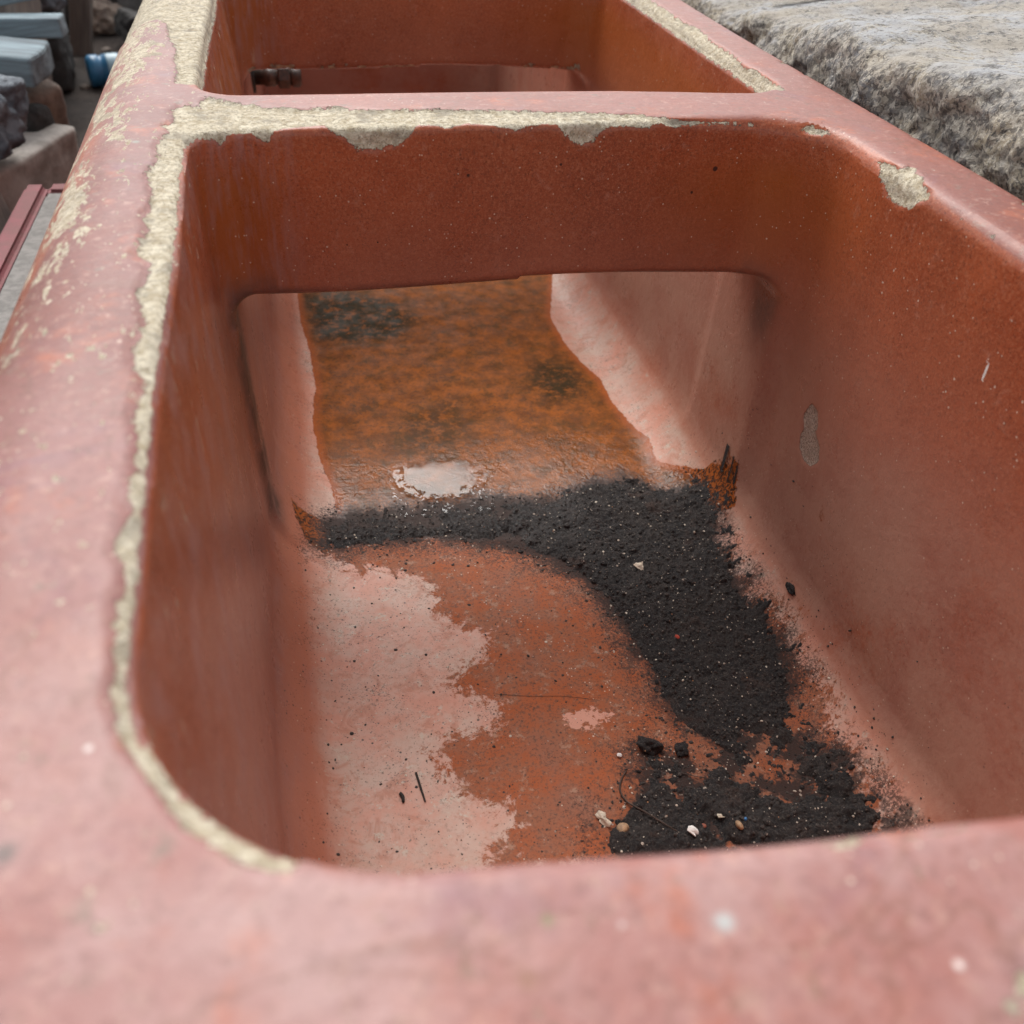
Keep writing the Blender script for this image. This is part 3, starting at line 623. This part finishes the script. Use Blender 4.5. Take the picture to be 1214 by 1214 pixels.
pebble('soil_clod', .0486, .2743, .0085, SOIL, 'dark lumpy soil clod on the orange stained floor', 'clod', (1, .62, .45), -.5, 4, .8, 11)
pebble('soil_clod', .0700, .2680, .0055, SOIL, 'smaller black soil clod right of the lumpy one', 'clod', (1, .8, .45), .5, 4, .8, 12)
flake('white_chip', .0272, .2699, rag, .0019, WHITE, 'tiny white chip on orange floor left of the clod', 'chip', .9, (.2, .1), .2)
flake('red_flake', .1001, .3633, rag, .0020, RED, 'bright red flake on the broad black soil', 'flake', .4, (.3, .1), .2)
pebble('soil_clod', .1900, .3740, .0050, SOIL, 'black clod stuck to the right foot of the basin wall', 'clod', (.6, 1.1, .5), 0, 4, .8, 15)
def strand(name, pts, r, mat, label, cat):
    cu = bpy.data.curves.new(name, 'CURVE'); cu.dimensions = '3D'; sp_ = cu.splines.new('NURBS'); sp_.points.add(len(pts) - 1)
    for i, (a, b, dz) in enumerate(pts):
        sp_.points[i].co = (a, b, top_at(a, b) + r * .7 + dz, 1); sp_.points[i].radius = 1 - .6 * abs(i / (len(pts) - 1) - .35)
    sp_.use_endpoint_u = True; sp_.order_u = 3; cu.bevel_depth = r; cu.bevel_resolution = 2; cu.resolution_u = 10
    dg = bpy.data.objects.new(name + '_c', cu); me = bpy.data.meshes.new_from_object(dg); bpy.data.objects.remove(dg)
    me.materials.clear(); me.materials.append(mat); me.name = name
    return tag(link(bpy.data.objects.new(name, me)), label, cat)
strand('root', [(.0285, .2580, 0), (.0240, .2537, .0004), (.0190, .2442, .0006), (.021, .2349, .0004), (.0275, .2241, .0008), (.0374, .2128, .0010), (.0444, .2075, 0)], .00065, ROOT, 'thin brown curved root lying across the near soil', 'root')
strand('twig', [(-.1172, .2655, 0), (-.1150, .2630, 0), (-.1160, .2590, 0)], .0014, TWIG, 'short thick dark twig on the pale left floor', 'twig')
strand('twig', [(-.1055, .2790, 0), (-.1040, .2670, .0003), (-.1025, .2570, 0)], .0009, TWIG, 'slim dark twig right of the short thick one', 'twig')
strand('straw', [(-.045, .335, 0), (-.02, .328, .0004), (.005, .326, .0003), (.028, .318, 0)], .00013, ROOT, 'hair-thin dark straw across the orange stained floor', 'straw')
strand('straw', [(.060, .2520, 0), (.075, .2440, .0006), (.092, .2400, 0)], .0003, ROOT, 'hair-thin brown straw on the near black soil', 'straw')

# ---- fitting in the third basin
IRON = simple('blackened_iron', (.030, .024, .021), .5, .4, 150, col2=(.10, .05, .035)); RUBBER = simple('black_rubber', (.012, .012, .012), .6, .2, 200)
BRASS = simple('tarnished_brass', (.10, .06, .045), .42, .4, 160)
def lathe_x(name, prof, mat, parent, seg=32, hexn=0):
    """profile (x, r) turned about the x axis"""
    sg = hexn or seg; V, F = [], []
    for xx, r in prof:
        for k in range(sg):
            a = 2 * math.pi * k / sg; V.append((xx, r * math.cos(a), r * math.sin(a)))
    for i in range(len(prof) - 1):
        for k in range(sg):
            F.append((i * sg + k, i * sg + (k + 1) % sg, (i + 1) * sg + (k + 1) % sg, (i + 1) * sg + k))
    V.append((prof[0][0], 0, 0)); V.append((prof[-1][0], 0, 0)); a0, b0 = len(V) - 2, len(V) - 1
    for k in range(sg):
        F.append((a0, (k + 1) % sg, k, a0)); j = (len(prof) - 1) * sg; F.append((b0, j + k, j + (k + 1) % sg, b0))
    me = bpy.data.meshes.new(name); me.from_pydata(V, [], [tuple(dict.fromkeys(f)) for f in F]); me.materials.append(mat)
    bm = bmesh.new(); bm.from_mesh(me); bmesh.ops.recalc_face_normals(bm, faces=bm.faces[:]); bm.to_mesh(me); bm.free()
    me.polygons.foreach_set('use_smooth', [not hexn] * len(me.polygons))
    return link(bpy.data.objects.new(name, me), parent)
ft = tag(empty('pipe_fitting', (-.199, 1.30, -.170)), 'blackened iron pipe fitting with hex nut through the far basin wall', 'pipe fitting')
lathe_x('washer', [(-.002, .019), (.004, .020), (.008, .019)], RUBBER, ft)
lathe_x('pipe', [(.006, .0095), (.020, .0095), (.021, .0115), (.034, .0115), (.035, .0095), (.066, .0095)], BRASS, ft)
lathe_x('nut', [(.038, .0125), (.040, .0145), (.052, .0145), (.054, .0125)], IRON, ft, hexn=6)
lathe_x('cap', [(.055, .0105), (.057, .0125), (.066, .0125), (.069, .010)], IRON, ft, 24)

# ------------------------------------------------------------------ surroundings
G = -.380
m = NT('dirt')
c = m.mix(m.ramp(m.noise(9, 6, .7), .35, .65), (.030, .022, .018), (.065, .048, .040)); c = m.mix(m.ramp(m.noise(140, 4, .8), .60, .7), c, (.17, .14, .12))
DIRT = m.done(c, .95, m.bump(m.noise(60, 6, .75), .01, .9))
# one sheet to the horizon: fine around the trough, coarse beyond
xs = np.concatenate([[-60, -20, -6, -3], np.arange(-1.6, -.2, .018), [-.1, .1, .3, .6, 1, 3, 8, 20, 60]])
ys = np.concatenate([[-60, -20, -6, -1.5], np.arange(0, 4.2, .03), [5, 7, 10, 20, 60]])
XX, YY = np.meshgrid(xs, ys, indexing='ij'); X, Y = XX.ravel(), YY.ravel(); Q = np.stack([X, Y, X * 0], 1)
Z = G - .004 + .010 * fbm(Q, 9, 4, 71) * (np.abs(X + .9) < .9)
ny = len(ys); ii = (np.arange(len(xs) - 1)[:, None] * ny + np.arange(ny - 1)[None]).ravel()
tag(mesh_np('ground', np.stack([X, Y, Z], 1), np.stack([ii, ii + ny, ii + ny + 1, ii + 1], 1), DIRT), kind='structure')

# rough granite block along the right-hand side
yy = np.concatenate([np.linspace(-1.2, -.2, 30), np.linspace(-.195, .28, 130), np.linspace(.283, 1.15, 430), np.linspace(1.16, 2.9, 120)]); ss_ = np.concatenate([np.linspace(0, .27, 12), np.linspace(.272, .70, 260), np.linspace(.706, 1.42, 70)])
ny, nu = len(yy), len(ss_); uu = ss_ / 1.42
YY, UU = np.meshgrid(yy, uu, indexing='ij')
ze = np.interp(YY, [-2, .3, .44, .66, .9, 1.4, 3], [.047, .045, .036, .026, -.006, -.02, -.03]) + .004 * np.sin(YY * 31) 
Lf, R_ = .42, .022
s = UU * (Lf + 1.0); a = np.clip((s - Lf) / (R_ * 1.57), 0, 1) * math.pi / 2
fx = .292 + .012 * np.sin(YY * 6 + 1)
PX = np.where(s < Lf, fx, fx + R_ * (1 - np.cos(a)) + np.maximum(s - Lf - R_ * 1.57, 0))
PZ = np.where(s < Lf, ze - R_ - (Lf - s), ze - R_ + R_ * np.sin(a)) + np.maximum(PX - .33, 0) * .10 * ss(YY, .3, .9) 
Q = np.stack([PX, YY, PZ], -1).reshape(-1, 3)
ang = np.where(s < Lf, 0, a).ravel()
nx_, nz_ = -np.cos(ang), np.sin(ang)
facew = np.clip(1 - ang / 1.57, 0, 1)
dn = (.016 * fbm(Q, 9, 3, 81) - .018 * np.abs(fbm(Q, 20, 3, 83)) + .006 + .008 * fbm(Q, 48, 4, 85) + .0022 * fbm(Q, 200, 2, 87)) * (.30 + .70 * facew) + .0035 * fbm(Q, 45, 3, 89)
Q[:, 0] += nx_ * np.minimum(dn, .020); Q[:, 2] += nz_ * dn * .8
Q[:, 0] = np.maximum(Q[:, 0], .262)
ii = (np.arange(ny - 1)[:, None] * nu + np.arange(nu - 1)[None]).ravel()
Fq = np.stack([ii, ii + 1, ii + nu + 1, ii + nu], 1)
m = NT('granite'); ps_ = m.sep(m.co); nn = m.sep(m.n('ShaderNodeNewGeometry').outputs['Normal'])
g1 = m.mix(m.ramp(m.noise(16, 4, .7), .36, .62), (.36, .31, .23), (.22, .22, .225))
wv = m.n('ShaderNodeVectorMath', operation='MULTIPLY_ADD'); m.put(wv.inputs[0], m.noise(160, 3, .6, col=True)); wv.inputs[1].default_value = (.010, .010, .010); m.put(wv.inputs[2], m.co)
gv = m.vor(430, vec=wv.outputs[0]); gc_ = m.sep(gv.outputs['Color'])
g1 = m.mix(m.mul(m.ramp(gc_[0], .45, .55), .7), g1, m.mix(m.noise(20), (.56, .48, .36), (.46, .45, .43)))
g1 = m.mix(m.mul(m.ramp(gc_[1], .74, .78), .7), g1, (.10, .092, .085))
g1 = m.mix(m.mul(m.ramp(m.noise(65, 5, .8), .54, .62), .75), g1, (.085, .075, .068))
g1 = m.mix(m.mul(m.ramp(nn[2], .60, .95), m.ramp(m.noise(60, 5, .8), .38, .56)), g1, m.mix(m.ramp(m.noise(13, 3), .4, .6), (.41, .41, .42), (.38, .34, .29)))
g1 = m.mix(m.ramp(m.noise(110, 4, .8, vec=m.mapping((1, 2.5, 1), (2, 2, 1))), .585, .63), g1, (.075, .068, .062))
GRAN = m.done(g1, .85, m.bump(m.add(m.mul(gc_[2], .5), m.add(m.noise(110, 5, .8), m.mul(m.noise(500, 3, .8), .3))), .0035, .9))
tag(mesh_np('granite_block', Q, Fq, GRAN), 'long rough grey-brown granite block lying right beside the trough', 'stone block')

def rock(name, loc, dims, rot, mat, label, cat, lump=.10, bev=.12, seed=1, sub=5, rough=.012, group=None):
    """worn block: a cube pushed towards a rounded, lumpy, broken shape"""
    bm = bmesh.new(); bmesh.ops.create_cube(bm, size=2)
    bmesh.ops.subdivide_edges(bm, edges=bm.edges[:], cuts=2 ** sub - 1 if sub < 5 else 26, use_grid_fill=True)
    v = np.array([q.co[:] for q in bm.verts]); f = [[q.index for q in g.verts] for g in bm.faces]; bm.free()
    p = 1 / bev; nn_ = (np.abs(v) ** p).sum(1) ** (1 / p); v = v / nn_[:, None] * 1.0
    d = np.array(dims) / 2; v = v * d; n = v / np.linalg.norm(v, axis=1, keepdims=True)
    v = v * (1 + lump * fbm(v, 2.2 / max(dims), 3, seed)[:, None]) + n * (rough * fbm(v, 45, 4, seed + 3))[:, None]
    o = mesh_np(name, v, np.array(f), mat); o.location = loc; o.rotation_euler = [math.radians(q) for q in rot]
    return tag(o, label, cat, group)
PALE = simple('pale_stone', (.50, .46, .42), .85, .25, 25, .5, .004, (.33, .30, .27)); DARKS = simple('dark_stone', (.050, .047, .045), .9, .3, 40, .7, .006)
BROWNS = simple('brown_stone', (.33, .26, .21), .9, .3, 30, .5, .004, (.20, .155, .13)); BLUEG = simple('blue_grey_stone', (.20, .225, .25), .85, .35, 28, .8, .006, (.08, .095, .115))
SLATE = simple('grey_slate', (.14, .14, .135), .8, .25, 30, .5, .004)
def wood(name, c1, c2, along=(1, 1, 1)):
    m = NT(name); gr = m.noise(28, 5, .7, 1.0, vec=m.mapping(along, vec=m.ob))
    return m.done(m.mix(m.ramp(gr, .32, .66), c1, c2), .8, m.bump(m.noise(80, 4, .7, 0, vec=m.mapping(along, vec=m.ob)), .002, .8))
BLUEW = wood('faded_blue_timber', (.25, .33, .37), (.12, .15, .17), (.18, 1, 1)); BROWNW = wood('brown_timber', (.17, .095, .055), (.09, .05, .03), (1, 1, .15)); GREYW = wood('grey_timber', (.24, .20, .17), (.12, .10, .09), (1, 1, .15))
def plank(name, loc, dims, rot, mat, label, cat, bevel=.004):
    bm = bmesh.new(); bmesh.ops.create_cube(bm, size=1)
    bmesh.ops.scale(bm, vec=dims, verts=bm.verts); bmesh.ops.subdivide_edges(bm, edges=bm.edges[:], cuts=7, use_grid_fill=True)
    for v in bm.verts:
        n = fbm(np.array([v.co[:]]) + np.array(loc), 14, 3, 5)[0]; v.co += v.co.normalized() * n * min(dims) * .16
    me = bpy.data.meshes.new(name); bm.to_mesh(me); bm.free(); me.materials.append(mat)
    o = link(bpy.data.objects.new(name, me)); o.location = loc; o.rotation_euler = [math.radians(q) for q in rot]
    b = o.modifiers.new('worn_edges', 'BEVEL'); b.width = bevel; b.segments = 2; b.limit_method = 'ANGLE'
    return tag(o, label, cat)
rock('stone_slab', (-.655, 1.37, -.330), (.30, .32, .10), (0, 0, -18), PALE, 'pale stone slab lying on the dirt, lowest on the left', 'stone slab', .03, .03, 3, rough=.003)
rock('stone_block', (-.640, 1.56, -.300), (.24, .17, .165), (10, 16, -32), BROWNS, 'brown broken stone block leaning behind the pale slab', 'stone block', .04, .035, 5, rough=.004)
rock('stone', (-.600, 1.50, -.315), (.20, .06, .125), (0, 0, -20), DARKS, 'dark rough stone wedged in front of the brown block', 'stone', .06, .08, 6, rough=.006)
rock('stone', (-.640, 2.10, -.290), (.14, .22, .20), (0, 4, 10), DARKS, 'nearly black stone under the blue-grey boulder', 'stone', .12, .22, 8)
rock('boulder', (-.635, 2.03, -.145), (.17, .26, .15), (0, 8, 15), BLUEG, 'blue-grey craggy boulder topping the left pile', 'boulder', .18, .2, 9, rough=.03)
rock('stone', (-.700, 2.62, -.270), (.36, .12, .30), (0, 0, 0), DARKS, 'tall black block filling in for the dark gap far back left of the pile', 'stone', .1, .2, 10)  # added block; its black colour stands in for the shaded gap
rock('slate_slab', (-.520, 2.60, -.310), (.16, .05, .17), (-12, 0, 4), SLATE, 'grey slate slab standing upright near the far rim', 'slab', .05, .12, 12)
rock('rubble_stone', (-.572, 2.55, -.345), (.10, .12, .08), (10, 20, 30), BROWNS, 'small brown rubble stone left of the upright slate', 'stone', .25, .3, 13, rough=.02)
rock('rubble_stone', (-.588, 2.78, -.300), (.13, .12, .16), (10, 10, 70), BROWNS, 'larger brown rubble stone behind the small one', 'stone', .25, .3, 14, rough=.02)
plank('board', (-.760, 2.28, -.20), (.26, .03, .42), (0, 0, 4), BROWNW, 'wide brown timber board standing at the far left', 'board')
plank('post', (-.632, 2.24, -.24), (.035, .04, .34), (0, 3, 4), BROWNW, 'narrow brown timber post beside the wide board', 'post')
plank('plank', (-.578, 2.36, -.275), (.045, .025, .34), (0, 12, -8), GREYW, 'grey weathered plank leaning against the added black block', 'plank')
plank('timber', (-.640, 1.50, -.190), (.30, .11, .040), (0, 3, -6), BLUEW, 'thick faded blue timber block on the brown stone', 'timber', .006)
plank('timber', (-.650, 1.63, -.150), (.30, .035, .030), (0, -10, 4), BLUEW, 'thin faded blue batten lying behind the thick timber', 'timber', .003)
plank('timber', (-.640, 1.585, -.170), (.34, .04, .028), (0, -1, -2), BLUEW, 'flat whitish blue batten between thick timber and thin batten', 'timber', .003)
rock('stone', (-.575, 1.30, -.205), (.16, .13, .085), (0, 6, -12), BLUEG, 'blue painted stone at the left edge above the pale slab', 'stone', .15, .2, 17, rough=.02)
plank('offcut', (-.505, 1.08, -.30), (.035, .10, .16), (10, -6, 0), GREYW, 'grey-brown timber offcut standing at the left edge', 'offcut')
plank('timber', (-.560, 1.70, -.335), (.03, .22, .03), (6, 0, 28), BROWNW, 'short brown timber offcut on the dirt behind the pale slab', 'timber', .003)
plank('timber', (-.600, 1.86, -.255), (.045, .10, .20), (-18, 12, 30), GREYW, 'split grey timber leaning on the nearly black stone', 'timber', .003)
rock('rubble_stone', (-.470, 2.42, -.350), (.09, .08, .06), (10, 20, 30), DARKS, 'dark angular rubble stone beyond the blue bottle', 'stone', .2, .12, 33, rough=.01)
DRY = simple('dry_leaf', (.30, .22, .13), .8, .3, 60)
def leaf(loc, rz, s_, label):
    o = flake('dry_leaf', 0, .3, [(-1, 0), (-.6, .45), (0, .55), (.6, .35), (1, 0), (.5, -.4), (0, -.5), (-.6, -.35)], s_, DRY, label, 'leaf', rz, (.3, .2), .25, .001)
    o.location = loc; return o
leaf((-.560, 1.375, G + .018), .9, .045, 'large dry leaf on the dirt beside the timber offcut')
leaf((-.505, 1.62, G + .008), 2.2, .016, 'small yellow-brown leaf on the dirt by the pale slab')
CHIPS = simple('pale_rubble', (.24, .20, .17), .9, .3, 80)
proto = None
rr = random.Random(5)
spots_ = [(-.52, 1.45), (-.535, 1.75), (-.50, 1.9), (-.56, 2.2), (-.47, 1.72), (-.545, 2.35), (-.53, 1.12), (-.50, 2.3), (-.585, 1.86), (-.46, 1.55), (-.55, 2.05), (-.48, 2.15)]
bv, bf = ico(2); bv = bv * (1 + .3 * fbm(bv, 1.4, 3, 2)[:, None]) * np.array((1, .8, .55))
for i, (a_, b_) in enumerate(spots_):
    r_ = rr.uniform(.005, .013)
    if proto is None: o = proto = mesh_np('rubble_chip', bv, bf, CHIPS, smooth=False)
    else: o = proto.copy(); C.collection.objects.link(o)
    o.scale = (r_, r_, r_); o.location = (a_, b_, G + r_ * .35); o.rotation_euler = (0, 0, rr.uniform(0, 6))
    tag(o, 'small brownish rubble chip lying loose on the shaded dirt', 'chip', 'rubble chips on the dirt between trough and stones')
# blue bottle lying on the dirt
BLUEP = simple('blue_plastic', (.05, .22, .42), .35, .2, 30); CAPM = simple('pale_blue_plastic', (.35, .50, .58), .4, .1, 30)
bt = tag(empty('plastic_bottle', (-.512, 2.07, G + .030)), 'blue plastic bottle lying on the dirt close to the rim', 'bottle'); bt.rotation_euler = (0, 0, .25)
lathe_x('bottle_body', [(-.03, .024), (-.025, .030), (-.008, .030), (-.006, .0275), (.0, .0275), (.002, .030), (.05, .030), (.075, .024), (.088, .012), (.10, .012)], BLUEP, bt)
lathe_x('label_band', [(.008, .0306), (.009, .0310), (.030, .0310), (.031, .0306)], CAPM, bt)
lathe_x('cap', [(.098, .0145), (.112, .0145)], CAPM, bt, 24)
# low kerb of concrete with a pink glazed edge on the left
PINKG = simple('pink_glaze', (.22, .055, .065), .75, .12, 40, .3, .001, (.17, .055, .055)); CONC = simple('grey_concrete', (.25, .235, .22), .9, .2, 90, .6, .002)
kb = tag(empty('glazed_kerb', (-.380, .60, G)), 'low concrete kerb with a pink glazed edge left of the trough', 'kerb')
def kbox(name, lo, hi, mat, bev=.004):
    bm = bmesh.new(); bmesh.ops.create_cube(bm, size=1)
    for v in bm.verts:
        v.co = Vector([(lo[i] + hi[i]) / 2 + v.co[i] * (hi[i] - lo[i]) for i in range(3)])
    bmesh.ops.bevel(bm, geom=bm.edges[:], offset=bev, segments=3, affect='EDGES')
    me = bpy.data.meshes.new(name); bm.to_mesh(me); bm.free(); me.materials.append(mat)
    return link(bpy.data.objects.new(name, me), kb)
kbox('glazed_edge', (-.097, -.70, .0), (-.069, .565, .122), PINKG, .006)
kbox('end_tile', (-.0675, .537, .0), (.030, .565, .122), PINKG, .005)
kbox('concrete_fill', (-.0675, -.70, .0), (.030, .5355, .1205), CONC)
kbox('concrete_patch', (-.102, -.70, .0), (-.0672, .20, .1245), CONC)
# stones lying on the granite block
WSP = NT('lichened_stone'); cc_ = WSP.mix(WSP.ramp(WSP.noise(26, 4, .7), .54, .58), (.62, .58, .54), (.03, .028, .028)); WSPM = WSP.done(cc_, .8, WSP.bump(WSP.noise(60, 4), .004, .6))
rock('stone', (.575, .875, .030), (.17, .10, .060), (0, 5, -28), WSPM, 'white stone with black blotches lying on the granite block', 'stone', .18, .22, 21)
rock('stone', (.700, .850, .030), (.09, .09, .07), (0, 5, 10), simple('maroon_stone', (.10, .05, .045), .8, .4, 50, .6, .004), 'dark maroon stone right of the blotched white stone', 'stone', .18, .25, 22)
rock('stone', (.430, .935, .019), (.17, .05, .025), (0, 4, 5), DARKS, 'flat dark stone left of the blotched white stone', 'stone', .25, .3, 23)
